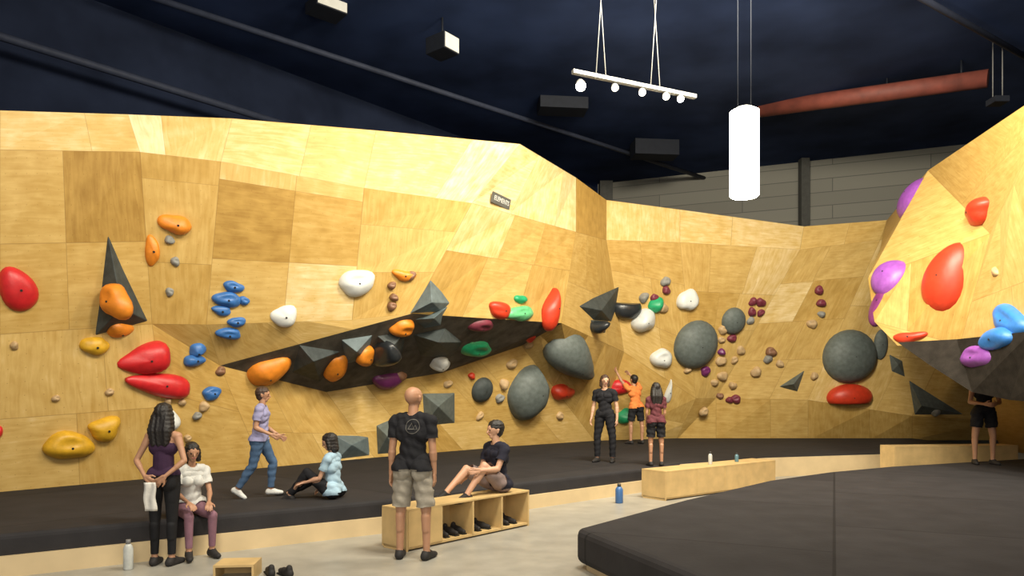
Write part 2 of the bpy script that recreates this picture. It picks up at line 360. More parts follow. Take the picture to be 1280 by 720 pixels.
def hold(px,py,w,h,col,kind='blob',rot=0,dep=None,extra=''):
    hs[0]+=1
    if dep is None: dep={'dome':.32,'tear':.38,'fan':.34,'bowl':.45,'egg':.36}.get(kind,.46)
    p,n=cast(px,py); sh=0
    for it in range(2):
        u=Vector((0,0,1)).cross(n)
        if u.length<.05: u=Vector((1,0,0))
        u.normalize(); v=n.cross(u); k=p.x/p.y
        Ux=abs(u.x-k*u.y); Nx=n.x-k*n.y
        hw=w*p.y/F/2; b=h*p.y/F/2/max(.75,abs(v.z))
        a=hw/max(.5,Ux)
        for _ in range(12):
            d=min(a,b)*2*dep
            tot=(a*Ux+math.sqrt((a*Ux)**2+(d*Nx)**2))/2
            a*=(hw/tot)**.8
        d=min(a,b)*2*dep
        sh=(math.sqrt((a*Ux)**2+(d*Nx)**2)-a*Ux)/2*(1 if Nx>0 else -1)*F/p.y
        if it==0: p,n=cast(px-sh,py+ (d*.25*F/p.y if max(w,h)>20 else 0)*max(0,-n.z)*-1)
    r=math.radians(rot)
    if abs(math.sin(r))>.7: a,b=b,a
    vs,fs,tp=hold_mesh(kind,a,b,d,hs[0]*7,r)
    o=mesh_obj('climbing_hold',vs,fs,CM[col],None,True)
    o.matrix_world=Matrix(((u.x,v.x,n.x,p.x),(u.y,v.y,n.y,p.y),(u.z,v.z,n.z,p.z),(0,0,0,1)))
    size='large' if max(w,h)>=40 else ('medium' if max(w,h)>=22 else 'small')
    tag(o,f'{size} {CNAME[col]} {KADJ[kind]} climbing hold on the wall{extra}','climbing hold',f'{CNAME[col]} climbing holds')
    if max(w,h)>=22:
        bo=tube('bolt',[-.01,.006],[.016,.016],BOLT,o,8); bo.location=tp
    return o
H_=[(22,362,48,56,'red','egg',25),(183,450,62,48,'red','wedge',10),(202,482,74,38,'red','wedge',-10),(-4,541,14,20,'red','blob',0),
(690,386,28,50,'redo','tear',-15),(626,388,28,20,'redo','blob',0),(601,407,26,18,'maroon','jug',0),(1062,497,58,34,'redo','bowl',180),(703,491,30,20,'redo','blob',0),(775,486,34,18,'red','crescent',0),
(1184,348,62,90,'redo','egg',-14),(1220,265,34,32,'redo','blob',0),(1137,421,42,14,'redo','bean',0),
(219,281,40,24,'orange','blob',0),(190,314,20,34,'orange','blob',10),(143,378,36,48,'orange','jug',15),(150,411,28,16,'orange','bean',0),(118,432,38,22,'yellow','bean',10),
(86,558,64,36,'yellow','jug',5),(131,535,44,28,'yellow','bean',20),(336,467,38,46,'orange','crescent',60),(419,462,24,38,'orange','blob',10),(456,448,16,24,'orange','blob',10),(503,412,28,20,'orange','jug',0),(505,344,30,13,'orange','bean',0),
(292,359,26,14,'blue','jug',0),(284,375,36,19,'blue','jug',5),(277,388,26,12,'blue','bean',0),(296,403,22,13,'blue','jug',0),(286,418,30,14,'blue','jug',0),(246,438,22,15,'blue','blob',0),(243,451,26,16,'blue','blob',0),(265,492,24,17,'blue','jug',0),
(1262,402,56,34,'sky','jug',-25),(1245,424,44,30,'sky','blob',0),(446,354,50,30,'white','jug',10),(355,396,30,34,'white','wedge',-20),(805,402,30,28,'white','blob',0),(860,376,26,28,'white','blob',0),(827,449,26,26,'white','jug',0),(550,455,24,16,'white','blob',0),(207,527,34,34,'white','blob',0),
(651,392,32,20,'lime','jug',10),(651,374,15,11,'green','blob',0),(594,435,38,26,'green','jug',0),(820,381,20,18,'green','blob',0),(588,424,16,10,'lime','blob',0),(780,520,18,20,'green','blob',0),
(1145,250,42,50,'purple','egg',-20),(1113,348,50,44,'purple','egg',-35),(1106,331,36,18,'pink','wedge',-25),(1101,380,24,56,'plum','egg',0),(1223,447,46,32,'purple','jug',0),(485,476,34,20,'plum','bean',0),
(718,449,74,58,'grey','tear',-112),(665,490,58,70,'grey','fan',-75),(870,432,54,60,'grey','dome',0),(917,402,30,33,'grey','dome',0),(1062,446,70,66,'grey','dome',0),(1101,431,18,38,'grey','dome',0),(603,488,26,32,'dark','dome',0),(783,386,38,28,'black','bowl',0),(481,444,32,28,'black','blob',0),(748,410,26,14,'black','bean',0),
(836,490,14,26,'white','tear',0),(500,470,16,12,'brown','blob',0)]
for h in H_: hold(*h)
SM=[(212,300,'greyl'),(219,327,'greyl'),(212,365,'greyl'),(276,464,'brown'),(305,376,'blue'),(493,372,'brown'),(513,345,'brown'),(490,357,'brown'),(490,383,'brown'),
(137,490,'tan'),(220,480,'tan'),(70,498,'tan'),(18,432,'tan'),(255,508,'tan'),(247,520,'greyl'),(228,503,'tan'),(235,548,'tan'),(210,502,'tan'),(661,430,'tan'),(663,421,'redo'),(625,498,'greyl'),
(832,352,'greyl'),(805,372,'greyl'),(818,372,'maroon'),(833,363,'maroon'),(829,385,'tan'),(941,377,'maroon'),(951,378,'maroon'),(940,390,'maroon'),(951,391,'maroon'),(938,401,'greyl'),(915,423,'maroon'),(902,440,'plum'),(901,451,'tan'),(903,470,'tan'),(882,464,'plum'),(960,449,'greyl'),(918,450,'tan'),(926,438,'tan'),(902,425,'tan'),(904,412,'tan'),(916,482,'tan'),(920,499,'maroon'),(900,495,'brown'),(1027,379,'maroon'),(1027,393,'greyl'),(1024,363,'maroon'),(964,440,'brown'),(912,500,'maroon'),(860,462,'tan'),(893,478,'tan'),
(1175,395,'tan'),(1244,340,'tan'),(1170,515,'greyl'),(1015,405,'tan'),(1018,470,'tan'),(945,465,'tan'),(975,455,'tan'),(590,470,'redo'),(640,455,'tan'),(630,480,'tan'),(560,480,'tan'),(600,520,'tan'),(700,520,'tan'),(880,515,'tan')]
for (x,y,c) in SM:
    s=random.uniform(8.5,12.5); hold(x,y,s*1.1,s,c,random.choice(['blob','jug']),random.uniform(-30,30),.5)

p,n=cast(626,251); u=Vector((0,0,1)).cross(n).normalized(); v=n.cross(u)
pl=box('sign_plate',(-.34,-.10,-.01),(.34,.10,.02),pm('grey_sign',(.10,.10,.09),.5)); 
pl.matrix_world=Matrix(((u.x,v.x,n.x,p.x),(u.y,v.y,n.y,p.y),(u.z,v.z,n.z,p.z),(0,0,0,1)))
tag(pl,'small grey rectangular sign plate reading ELEMENTS on plywood','sign')
def text_mesh(body,size,mat,parent,loc,rot=(0,0,0)):
    cu=bpy.data.curves.new('t','FONT'); cu.body=body; cu.size=size; cu.align_x='CENTER'; cu.align_y='CENTER'; cu.extrude=.002
    o=bpy.data.objects.new('t',cu); COL.objects.link(o); bpy.context.view_layer.update()
    me=bpy.data.meshes.new_from_object(o.evaluated_get(bpy.context.evaluated_depsgraph_get())); bpy.data.objects.remove(o)
    t=bpy.data.objects.new('lettering',me); COL.objects.link(t); me.materials.clear(); me.materials.append(mat); t.parent=parent; t.location=loc; t.rotation_euler=rot; return t
text_mesh('ELEMENTS',.125,pm('sign_white',(.7,.7,.65),.5),pl,(0,0,.024))

# ---------------------------------------------------------------- mats
front=[(-7.6,4.8),(-4.74,6.67),(-1.56,8.8),(.12,10.5),(2.35,12.5),(3.1,13.3),(5.15,14.6),(8.1,15.5),(11.4,16.4)]
backl=[(V[k].x,V[k].y) for k in ('B10','B9','B8','B7','B6','B5','B4','B3','B2','B1','B0')]
m1=prism('crash_mat',front+backl,.0,MATZ,VINYL,.05); tag(m1,'large charcoal vinyl crash mat covering floor below wall','crash mat')
def strip(name,pts,z0,z1,out,th,mat,parent):
    vs=[];fs=[]
    n=len(pts)
    for i,(x,y) in enumerate(pts):
        a=Vector(pts[max(0,i-1)]); b=Vector(pts[min(n-1,i+1)]); d=(b-a).normalized(); nn=Vector((d.y,-d.x))*out
        for (o_,z) in ((0,z0),(th,z0),(th,z1),(0,z1)): vs.append((x+nn.x*o_,y+nn.y*o_,z))
    for i in range(n-1):
        for k in range(4): fs.append((i*4+k,(i+1)*4+k,(i+1)*4+(k+1)%4,i*4+(k+1)%4))
    fs.append((0,1,2,3)); fs.append(tuple((n-1)*4+k for k in (3,2,1,0)))
    return mesh_obj(name,vs,fs,mat,parent)
strip('kick_board',front[:5],0,.2,1,.04,WOODL,m1)
strip('kick_board',front[5:],0,.385,1,.04,WOODL,m1)
rp=[(.62,7.0),(2.1,8.85),(3.84,10.8),(5.2,11.9),(6.7,12.8),(10.2,14.3),(11.3,14.5),(11.0,0.5),(2.9,.8),(1.9,3.3),(1.32,5.17)]
m2=prism('crash_mat',rp,.06,MATZ,VINYL2,.07); tag(m2,'thick charcoal crash mat with rounded edge on concrete floor','crash mat')
rpi=[(x+(.10 if x<10 else -.1),y-.06) for x,y in rp]
prism('base_frame',rpi,0,.065,WOODL,0,m2)

# ---------------------------------------------------------------- benches
def bench(x,y,ang,L,D,H,n,label,closed=()):
    e=empty('bench',(x,y,0),ang); th=.025
    box('seat',(0,0,H-th),(L,D,H),WOOD,e,.004); box('bottom_panel',(0,.01,.02),(L,D,.02+th),WOOD,e)
    box('back_panel',(0,D-th,.02+th),(L,D,H-th),WOOD,e)
    for i in range(n+1):
        xx=(L-th)*i/n; box('side_panel' if i in (0,n) else 'divider',(xx,.004,0.0 if i in(0,n) else .045),(xx+th,D-th,H-th),WOOD,e)
    for i in closed:
        box('front_panel',((L-th)*i/n+th,.0,.045),((L-th)*(i+1)/n,.02,H-th),WOOD,e)
    tag(e,label,'bench'); return e
a1=math.atan2(1.5,1.32)
b1=bench(-1.13,7.72,a1,2.05,.42,.46,4,'low plywood cubby bench holding shoes beside the mat',(0,))
a2=math.atan2(2.0,2.6)
b2=bench(2.42,11.35,a2,3.05,.5,.47,4,'long closed plywood bench at the mat edge',(0,1,2,3))
b3=bench(7.45,14.02,.12,2.65,.45,.66,3,'plywood bench standing beyond the charcoal mat',(0,1,2))
e=empty('wooden_box',(-2.72,6.55,0),.1)
box('lid',(0,0,.12),(.36,.3,.14),WOOD,e); box('side_panel',(0,0,0),(.02,.3,.12),WOOD,e); box('side_panel',(.34,0,0),(.36,.3,.12),WOOD,e); box('back_panel',(.02,.28,0),(.34,.3,.12),WOOD,e)
tag(e,'small low plywood box on the concrete floor','box')

# ---------------------------------------------------------------- implicit-style body builder
def caps(p0,p1,r0,r1,sq=None,n=14,c=5):
    p0=np.array(p0,float);p1=np.array(p1,float); d=p1-p0; L=np.linalg.norm(d)
    w=d/L if L>1e-6 else np.array([0,0,1.]); a=np.cross(w,[1,0,0] if abs(w[0])<.8 else [0,1,0]); a/=np.linalg.norm(a); b=np.cross(w,a)
    vs=[];fs=[]
    rings=[(p0,r0,-math.pi/2+ (math.pi/2)*i/c) for i in range(1,c+1)]+[(p1,r1,(math.pi/2)*i/c) for i in range(0,c)]
    vs.append(p0-w*r0)
    for (p,r,t) in rings:
        for k in range(n):
            f=2*math.pi*k/n; vs.append(p+w*r*math.sin(t)+(a*math.cos(f)+b*math.sin(f))*r*math.cos(t))
    vs.append(p1+w*r1); m=len(rings)
    for k in range(n): fs.append((0,1+(k+1)%n,1+k))
    for i in range(m-1):
        for k in range(n): fs.append((1+i*n+k,1+i*n+(k+1)%n,1+(i+1)*n+(k+1)%n,1+(i+1)*n+k))
    l=1+(m-1)*n
    for k in range(n): fs.append((l+k,l+(k+1)%n,m*n+1))
    vs=np.array(vs)
    if sq:
        c0=(p0+p1)/2
        for ax,fac in sq:
            ax=np.array(ax,float); ax/=np.linalg.norm(ax); vs=vs+np.outer((vs-c0)@ax,(fac-1)*ax)
    return vs,fs
def remesh(prims,voxel,smooth=3):
    V_=[];F_=[];k=0
    for vs,fs in prims:
        V_.append(vs); F_+=[tuple(i+k for i in f) for f in fs]; k+=len(vs)
    me=bpy.data.meshes.new('tmp'); me.from_pydata(np.vstack(V_).tolist(),[],F_); me.update()
    o=bpy.data.objects.new('tmp',me); COL.objects.link(o)
    md=o.modifiers.new('r','REMESH'); md.mode='VOXEL'; md.voxel_size=voxel; md.use_smooth_shade=True
    if smooth: s=o.modifiers.new('s','SMOOTH'); s.factor=.5; s.iterations=smooth
    bpy.context.view_layer.update()
    out=bpy.data.meshes.new_from_object(o.evaluated_get(bpy.context.evaluated_depsgraph_get()))
    bpy.data.objects.remove(o); return out
def unit(v): v=np.array(v,float); return v/np.linalg.norm(v)
SK={'light':pm('skin_light',(.56,.32,.21),.5,.05,12),'tan':pm('skin_tan',(.42,.22,.13),.5,.05,12),'brown':pm('skin_brown',(.26,.12,.065),.5,.05,12)}
HAIRM={'black':pm('black_hair',(.012,.009,.008),.5,.3,60,.5,0,120),'brown':pm('brown_hair',(.05,.025,.015),.5,.3,60,.5,0,120)}
EYEW=pm('eye_dark',(.02,.015,.012),.2); LIP=pm('lip',(.38,.12,.10),.5)
def person(label,x,y,z0,yaw,H,pose,skin,outfit,hair=None,hairm='black',fem=False,seat=False,build=.92,voxel=.0075):
    g=pose.get; R=np.array([1.,0,0]);
    tw=math.radians(g('twist',0)); S=unit(g('spine',(0,0,1))); R2=unit([math.cos(tw),math.sin(tw),0]); R2=unit(R2-S*(R2@S)); F2=np.cross(S,R2)
    pel=np.zeros(3); FW=np.array([0,1.,0]); U=np.array([0,0,1.])
    shw=(.165 if fem else .19)*(.5+.5*build); tb=build*(.88 if fem else 1.0); hw=.095
    prims=[];bones=[]
    def add(p0,p1,r0,r1,lab=None,sq=None,cls=True):
        prims.append(caps(p0,p1,r0,r1,sq))
        if cls and lab: bones.append((np.array(p0,float),np.array(p1,float),r0,r1,lab))
    neckb=pel+S*.50
    hips={-1:np.array([-hw,0,-.02]),1:np.array([hw,0,-.02])}
    hr=.112 if fem else .102
    add(hips[-1]*.75+U*.04,hips[1]*.75+U*.04,hr*tb**.5,hr*tb**.5,'torso')
    add(pel+S*.04,pel+S*.30,.105*tb,.10*tb,'torso',[(R2,1.22)])
    add(pel+S*.33-R2*.065*tb,pel+S*.33+R2*.065*tb,.118*tb,.118*tb,'torso',[(F2,.92)])
    add(pel+S*.41-R2*.09*tb,pel+S*.41+R2*.09*tb,.082*tb,.082*tb,'torso')
    if fem:
        for s_ in(-1,1): add(pel+S*.33+R2*.065*s_+F2*.075,pel+S*.33+R2*.065*s_+F2*.09,.055,.05,'torso',None,False)
    else:
        for s_ in(-1,1): add(pel+S*.38+R2*.04*s_+F2*.06,pel+S*.37+R2*.10*s_+F2*.05,.05,.05,'torso',None,False)
    N_=unit(g('neck',S*1.0+F2*.12)); HU=unit(g('headup',S)); HF=np.array(g('face',F2),float); HF=unit(HF-HU*(HF@HU)); HR=np.cross(HF,HU)
    nt_=neckb+N_*.085
    add(neckb-S*.04,nt_+N_*.03,.056*(.85 if fem else 1),.050*(.85 if fem else 1),'neck')
    hc=nt_+HU*.085
    add(hc+HU*.028-HF*.018,hc+HU*.028+HF*.014,.092,.090,'head',[(HR,.87)])
    add(hc+HU*.0+HF*.022,hc-HU*.072+HF*.052,.064,.032,'head',[(HR,.95)])
    add(hc-HU*.02+HF*.02,hc-HU*.05+HF*.0,.062,.05,'head')
    add(hc+HU*.012+HF*.097,hc-HU*.022+HF*.112,.009,.014,'head',None,False)
    add(hc+HU*.030+HF*.088-HR*.035,hc+HU*.030+HF*.088+HR*.035,.012,.012,'head',None,False)
    add(hc-HU*.048+HF*.088-HR*.012,hc-HU*.048+HF*.088+HR*.012,.010,.010,'head',None,False)
    for s_ in(-1,1): add(hc+HR*.082*s_+HU*.015-HF*.008,hc+HR*.078*s_-HU*.025-HF*.0,.014,.010,'head',None,False)
    for s_,k in((-1,'L'),(1,'R')):
        sh=neckb-S*.055+R2*shw*s_+ (np.array(g('shrug'+k,(0,0,0)),float))
        add(neckb-S*.02,sh,.056,.054*tb**.5,'torso')
        ua=unit(g('ua'+k,(.12*s_,.0,-1))); fa=unit(g('fa'+k,(.05*s_,.12,-1)))
        el=sh+ua*.285; wr=el+fa*.25
        af=(.82 if fem else 1.0)*build**.5
        add(sh,el,.050*af,.038*af,'ua'+k); add(sh+ua*.02,sh+ua*.10,.056*af,.05*af,'ua'+k,None,False)
        add(el,wr,.038*af,.025*af,'fa'+k); add(el+fa*.03,el+fa*.10,.043*af,.038*af,'fa'+k,None,False)
        hd=unit(g('hd'+k,fa)); pn=np.array(g('pn'+k,-R2*s_),float); pn=unit(pn-hd*(pn@hd)); sd=np.cross(hd,pn)
        if sd@FW<0 and abs(sd@FW)>.05: sd=-sd
        for o_ in(-.020,.020): add(wr+hd*.012+sd*o_*.6,wr+hd*.082+sd*o_,.021,.017,'ha'+k,[(pn,.75)])
        for o_,ln in((-.034,.055),(-.011,.070),(.012,.075),(.035,.066)):
            b0=wr+hd*.080+sd*o_; d1=unit(hd+pn*g('curl',.35)+sd*o_*3); d2=unit(hd*.8+pn*(g('curl',.35)*2.4)); m_=b0+d1*ln*.55
            add(b0,m_,.0095,.009,'ha'+k,None,False); add(m_,m_+d2*ln*.5,.009,.0078,'ha'+k,None,False)
            bones.append((b0,m_+d2*ln*.5,.01,.008,'ha'+k))
        t0=wr+hd*.025+sd*.026; t1=t0+unit(hd*.7+sd*.8+pn*.2)*.045; t2=t1+unit(hd+sd*.2+pn*.3)*.032
        add(t0,t1,.0125,.011,'ha'+k,None,False); add(t1,t2,.0105,.009,'ha'+k,None,False)
        th=unit(g('th'+k,(.05*s_,0,-1))); shn=unit(g('sh_'+k,(.0,-.02,-1)))
        kn=hips[s_]+th*.43; an=kn+shn*.415
        lf=(.96 if fem else 1.0)*build**.5
        add(hips[s_]+U*.0,kn,.088*lf,.056*lf,'th'+k); add(hips[s_]+th*.05,hips[s_]+th*.22,.092*lf,.075*lf,'th'+k,None,False)
        bk=unit(-FW+shn*(FW@shn)) if not seat else unit(np.cross(shn,R)*1.0)
        if seat and (bk@th)>0: bk=-bk
        add(kn,an,.052*lf,.036*lf,'sn'+k); add(kn+shn*.06+bk*.016,kn+shn*.20+bk*.014,.050*lf,.042*lf,'sn'+k,None,False)
        add(kn-shn*.01-bk*.012,kn+shn*.03-bk*.012,.046*lf,.042*lf,'sn'+k,None,False)
        glute=hips[s_]-FW*.045+U*.0
        add(glute,glute+th*.03-U*.01,.088*lf,.085*lf,'torso',None,False)
        ft=unit(g('ft'+k,(.18*s_,1,0))); fd=np.array(g('fd'+k,(0,0,-1)),float); fd=unit(fd-ft*(fd@ft))
        hl=an+fd*.042-ft*.035; ba=an+fd*.052+ft*.115; to=an+fd*.056+ft*.165
        add(an,hl,.036,.038,'ft'+k); add(hl,ba,.037,.034,'ft'+k,[(fd,.9)]); add(ba,to,.036,.026,'ft'+k,[(fd,.85)]); add(an+fd*.01,ba,.036,.028,'ft'+k,None,False)
    me=remesh(prims,voxel,3)
    sc=H/1.76
    nV=len(me.vertices); co=np.empty(nV*3,np.float32); me.vertices.foreach_get('co',co); co=co.reshape(-1,3).astype(float)
    me.update(); nn=np.array([v.normal[:] for v in me.vertices])
    zshift=(.115 if seat else -co[:,2].min())
    best=np.full(nV,1e9); lab=np.zeros(nV,int); tt=np.zeros(nV); names=[]
    for (p0,p1,r0,r1,lb) in bones:
        if lb not in names: names.append(lb)
        d=p1-p0; L2=max(1e-9,d@d); tr=(co-p0)@d/L2; t=np.clip(tr,0,1)
        ds=np.linalg.norm(co-p0-np.outer(t,d),axis=1)-(r0+(r1-r0)*t)
        m=ds<best; best[m]=ds[m]; lab[m]=names.index(lb); tt[m]=t[m]
    ts=(co-pel)@S/.50
    def isl(*ls):
        m=np.zeros(nV,bool)
        for l in ls:
            for kk in ('','L','R'):
                if l+kk in names: m|=lab==names.index(l+kk)
        return m
    lv=np.empty(len(me.loops),np.int32); me.loops.foreach_get('vertex_index',lv)
    quads=lv.reshape(-1,4) if len(lv)==4*len(me.polygons) else np.array([[*p.vertices][:4] if len(p.vertices)>=4 else [*p.vertices]+[p.vertices[0]] for p in me.polygons])
    cz=co.copy(); cz[:,2]+=zshift; cz*=sc
    me.vertices.foreach_set('co',cz.astype(np.float32).ravel()); me.update()
    me.materials.clear(); me.materials.append(SK[skin])
    body=bpy.data.objects.new('person',me); COL.objects.link(body); body.location=(x,y,z0); body.rotation_euler=(0,0,math.radians(yaw))
    tag(body,label,'person')
    for p in me.polygons: p.use_smooth=True
    def garment(name,mask,off,mat,lb=None):
        fm=mask[quads].all(axis=1); q=quads[fm]
        if len(q)==0: return
        ids,inv=np.unique(q,return_inverse=True); inv=inv.reshape(q.shape)
        c=co[ids]+nn[ids]*(off[ids][:,None] if hasattr(off,'__len__') else off); c[:,2]+=zshift; c*=sc
        o=mesh_obj(name,c.tolist(),[tuple(int(a) for a in r) for r in inv],mat,body,True)
        sm=o.modifiers.new('s','SMOOTH'); sm.factor=.5; sm.iterations=4
        if lb: o['label']=lb
        return o
    for it in outfit:
        k=it[0]; mat=it[1]; lb=it[2] if len(it)>2 else None
        wr_=.004*np.sin(co[:,2]*60+co[:,0]*25)+.003*np.sin(co[:,0]*90+co[:,2]*40)
        if k=='tshirt':
            m=(isl('torso')&(ts>-.06))|(isl('ua')&(tt<.62))|(isl('th')&(tt<.14)&(ts>-.10))|(isl('neck')&(ts<.99))
            off=np.where(isl('ua'),.014+.018*tt,.018+.014*np.clip(.6-ts,0,1))+wr_
            garment('shirt',m,off,mat,lb)
        elif k=='tank':
            xr=np.abs((co-pel)@R2); m=isl('torso')&(ts>.05)&((ts<.78)|((xr>.045)&(xr<.11)&(ts<1.1)))
            if it[3:]: m=isl('torso')&(ts>.05)&((ts<.76)|(xr<.035+.25*np.clip(ts-.9,0,1))&(ts<.98)|((xr>.06)&(xr<.10)&(ts>.86)&(ts<1.1)))
            garment('tank_top',m,.010+0*ts,mat,lb)
        elif k=='pants':
            m=(isl('torso')&(ts<.14))|isl('th')|(isl('sn')&(tt<.93))
            off=np.where(isl('sn'),.016,.013)+wr_*.7
            garment('trousers',m,off+(it[3] if len(it)>3 else 0),mat,lb)
        elif k=='leggings':
            m=(isl('torso')&(ts<.18))|isl('th')|(isl('sn')&(tt<.90))
            garment('leggings',m,.006+0*ts,mat,lb)
        elif k=='shorts':
            tl=it[3] if len(it)>3 else .85
            m=(isl('torso')&(ts<.12))|(isl('th')&(tt<tl))
            off=np.where(isl('th'),.014+.026*tt,.014)+wr_
            garment('shorts',m,off,mat,lb)
        elif k=='shoes':
            for kk in 'LR':
                m=(lab==names.index('ft'+kk))|((lab==names.index('sn'+kk))&(tt>.985))
                garment('shoe',m,.009+0*ts,mat,lb)
    if hair:
        hp=[]
        def ha(p0,p1,r0,r1,sq=None): hp.append(caps(p0,p1,r0,r1,sq))
        ha(hc+HU*.042-HF*.024,hc+HU*.050+HF*.004,.099,.092,[(HR,.92)])
        ha(hc+HU*.00-HF*.035,hc-HU*.025-HF*.035,.080,.068,[(HR,1.0)])
        if hair=='long':
            for s_ in(-1,0,1):
                ha(hc-HF*.05+HR*.045*s_,hc-HU*.16-F2*.085+HR*.075*s_,.060,.062); ha(hc-HU*.16-F2*.085+HR*.075*s_,hc-HU*.30-F2*.085+HR*.065*s_,.060,.036)
            for s_ in(-1,1): ha(hc+HR*.072*s_+HU*.02,hc+HR*.085*s_-HU*.14-HF*.02,.034,.045)
        if hair=='bob':
            for s_ in(-1,1): ha(hc+HR*.068*s_+HU*.02-HF*.01,hc+HR*.076*s_-HU*.08-HF*.01,.036,.034)
            ha(hc-HF*.055,hc-HF*.05-HU*.10,.064,.060)
        hm=remesh(hp,.010,2); c=np.empty(len(hm.vertices)*3,np.float32); hm.vertices.foreach_get('co',c); c=c.reshape(-1,3).astype(float)
        c+= .003*np.sin(c[:,[2,0,1]]*140)
        c[:,2]+=zshift; c*=sc; hm.vertices.foreach_set('co',c.astype(np.float32).ravel()); hm.update(); hm.materials.clear(); hm.materials.append(HAIRM[hairm])
        for p in hm.polygons: p.use_smooth=True
        ho=bpy.data.objects.new('hair',hm); COL.objects.link(ho); ho.parent=body
    for s_ in(-1,1):
        vs,fs=caps(hc+HR*.033*s_+HU*.012+HF*.083,hc+HR*.033*s_+HU*.012+HF*.086,.0115,.0115,None,10,3); vs=vs.copy(); vs[:,2]+=zshift; mesh_obj('eye',(vs*sc).tolist(),fs,EYEW,body,True)
    vs,fs=caps(hc-HU*.046+HF*.094-HR*.018,hc-HU*.046+HF*.094+HR*.018,.007,.007,None,8,3); vs=vs.copy(); vs[:,2]+=zshift; mesh_obj('mouth',(vs*sc).tolist(),fs,LIP,body,True)
    return body
def cl(n,c,r=.85): return pm(n,c,r,.12,14,.25,0,90)
BLACK=cl('black_cotton',(.016,.016,.019)); LEG=cl('black_leggings',(.014,.014,.016),.7)
SHB=cl('dark_shoe',(.03,.028,.028),.6); SHW=cl('white_shoe',(.62,.62,.60),.6)
print('people')
person('standing woman in plum tank top and black leggings, hands behind back',-3.46,7.15,0,-4,1.62,dict(uaL=(-.38,-.22,-.9),faL=(.62,-.42,-.62),uaR=(.38,-.22,-.9),faR=(-.62,-.42,-.62),hdL=(.75,-.1,-.6),hdR=(-.75,-.1,-.6),pnL=(0,1,0),pnR=(0,1,0),thL=(-.0,0,-1),thR=(.0,0,-1)),'tan',
 [('leggings',LEG,'black ankle-length leggings'),('tank',cl('plum_jersey',(.045,.022,.05)),'dark plum racer-back tank top',1),('shoes',SHB,'dark trainer with pale trim')],'long','black',True,voxel=.0065)
person('woman in white t-shirt and mauve leggings sitting on mat edge',-3.44,7.70,MATZ-.0,-142,1.52,dict(spine=(0,.12,1),thL=(-.12,.95,-.12),thR=(.06,.95,-.1),sh_L=(0,-.08,-1),sh_R=(0,.0,-1),uaL=(-.1,.35,-.9),faL=(.25,.8,-.35),uaR=(.1,.4,-.9),faR=(-.25,.8,-.3),pnL=(0,0,-1),pnR=(0,0,-1)),'tan',
 [('leggings',cl('mauve_leggings',(.22,.11,.15)),'mauve leggings'),('tshirt',cl('white_tee',(.58,.58,.56)),'white t-shirt'),('shoes',SHB,'dark climbing shoe')],'bob','black',True,True)
person('man in lavender t-shirt and blue jeans striding across mat',-3.15,9.0,MATZ,-82,1.40,dict(spine=(0,.05,1),thL=(-.02,.42,-.9),sh_L=(0,-.10,-1),thR=(.02,-.22,-1),sh_R=(0,-.55,-.85),uaL=(-.1,.1,-1),faL=(.1,.75,-.5),uaR=(.14,-.15,-1),faR=(.0,.75,-.35),ftR=(.1,.85,-.5)),'tan',
 [('pants',cl('blue_denim',(.05,.10,.19)),'blue jeans'),('tshirt',cl('lavender_tee',(.29,.28,.46)),'lavender t-shirt'),('shoes',SHW,'white trainer')],'short','brown')
person('person in pale blue t-shirt sitting on mat with knees bent',-2.22,8.95,MATZ,80,1.56,dict(spine=(0,.04,1),thL=(-.1,.75,.62),sh_L=(.0,.62,-.78),thR=(.12,.88,.30),sh_R=(.0,.85,-.50),uaL=(-.1,.35,-.9),faL=(.05,.9,-.25),uaR=(.12,.15,-.95),faR=(0,.75,-.55),ftL=(0,.9,-.1),ftR=(0,.9,.2),headup=(0,.25,1),pnL=(0,0,-1),pnR=(0,0,-1)),'light',
 [('pants',BLACK,'black trousers'),('tshirt',cl('pale_blue_tee',(.33,.48,.60)),'pale blue t-shirt'),('shoes',SHB,'dark shoe')],'bob','black',True,True)
bald=person('bald man in black t-shirt and khaki shorts seen from behind',-1.02,7.42,0,-12,1.80,dict(thL=(-.08,0,-1),thR=(.10,0,-1),sh_L=(-.02,-.02,-1),sh_R=(.02,-.02,-1),uaL=(-.10,-.08,-1),faL=(-.08,.08,-1),uaR=(.10,-.04,-1),faR=(.02,.14,-1),face=(.25,1,0),headup=(0,.08,1)),'tan',
 [('shorts',cl('khaki_cotton',(.30,.27,.22)),'khaki grey shorts',.92),('tshirt',BLACK,'black t-shirt with round emblem'),('shoes',SHB,'dark trainer')],None,'black',build=.93,voxel=.0065)
vs=[];fs=[]
def ring(cx,cz,r0,r1,n=28):
    k=len(vs)
    for i in range(n):
        a=2*math.pi*i/n
        vs.append([cx+r0*math.cos(a),0,cz+r0*math.sin(a)]); vs.append([cx+r1*math.cos(a),0,cz+r1*math.sin(a)])
    for i in range(n):
        j=(i+1)%n; fs.append((k+2*i,k+2*i+1,k+2*j+1,k+2*j))
ring(0,0,.075,.068)
for (a,b,c) in [((-.05,-.03),(-.012,.04),(.02,-.03)),((0,-.03),(.028,.018),(.052,-.03))]:
    k=len(vs)
    for p_ in (a,b,c): vs.append([p_[0],0,p_[1]])
    gx=(a[0]+b[0]+c[0])/3; gz=(a[1]+b[1]+c[1])/3
    for p_ in (a,b,c): vs.append([gx+(p_[0]-gx)*.7,0,gz+(p_[1]-gz)*.7])
    for i in range(3): fs.append((k+i,k+(i+1)%3,k+3+(i+1)%3,k+3+i))
shirt=[c for c in bald.children if c.name.startswith('shirt')][0]
tr=BVHTree.FromPolygons([v.co[:] for v in shirt.data.vertices],[tuple(p.vertices) for p in shirt.data.polygons])
vv=[]
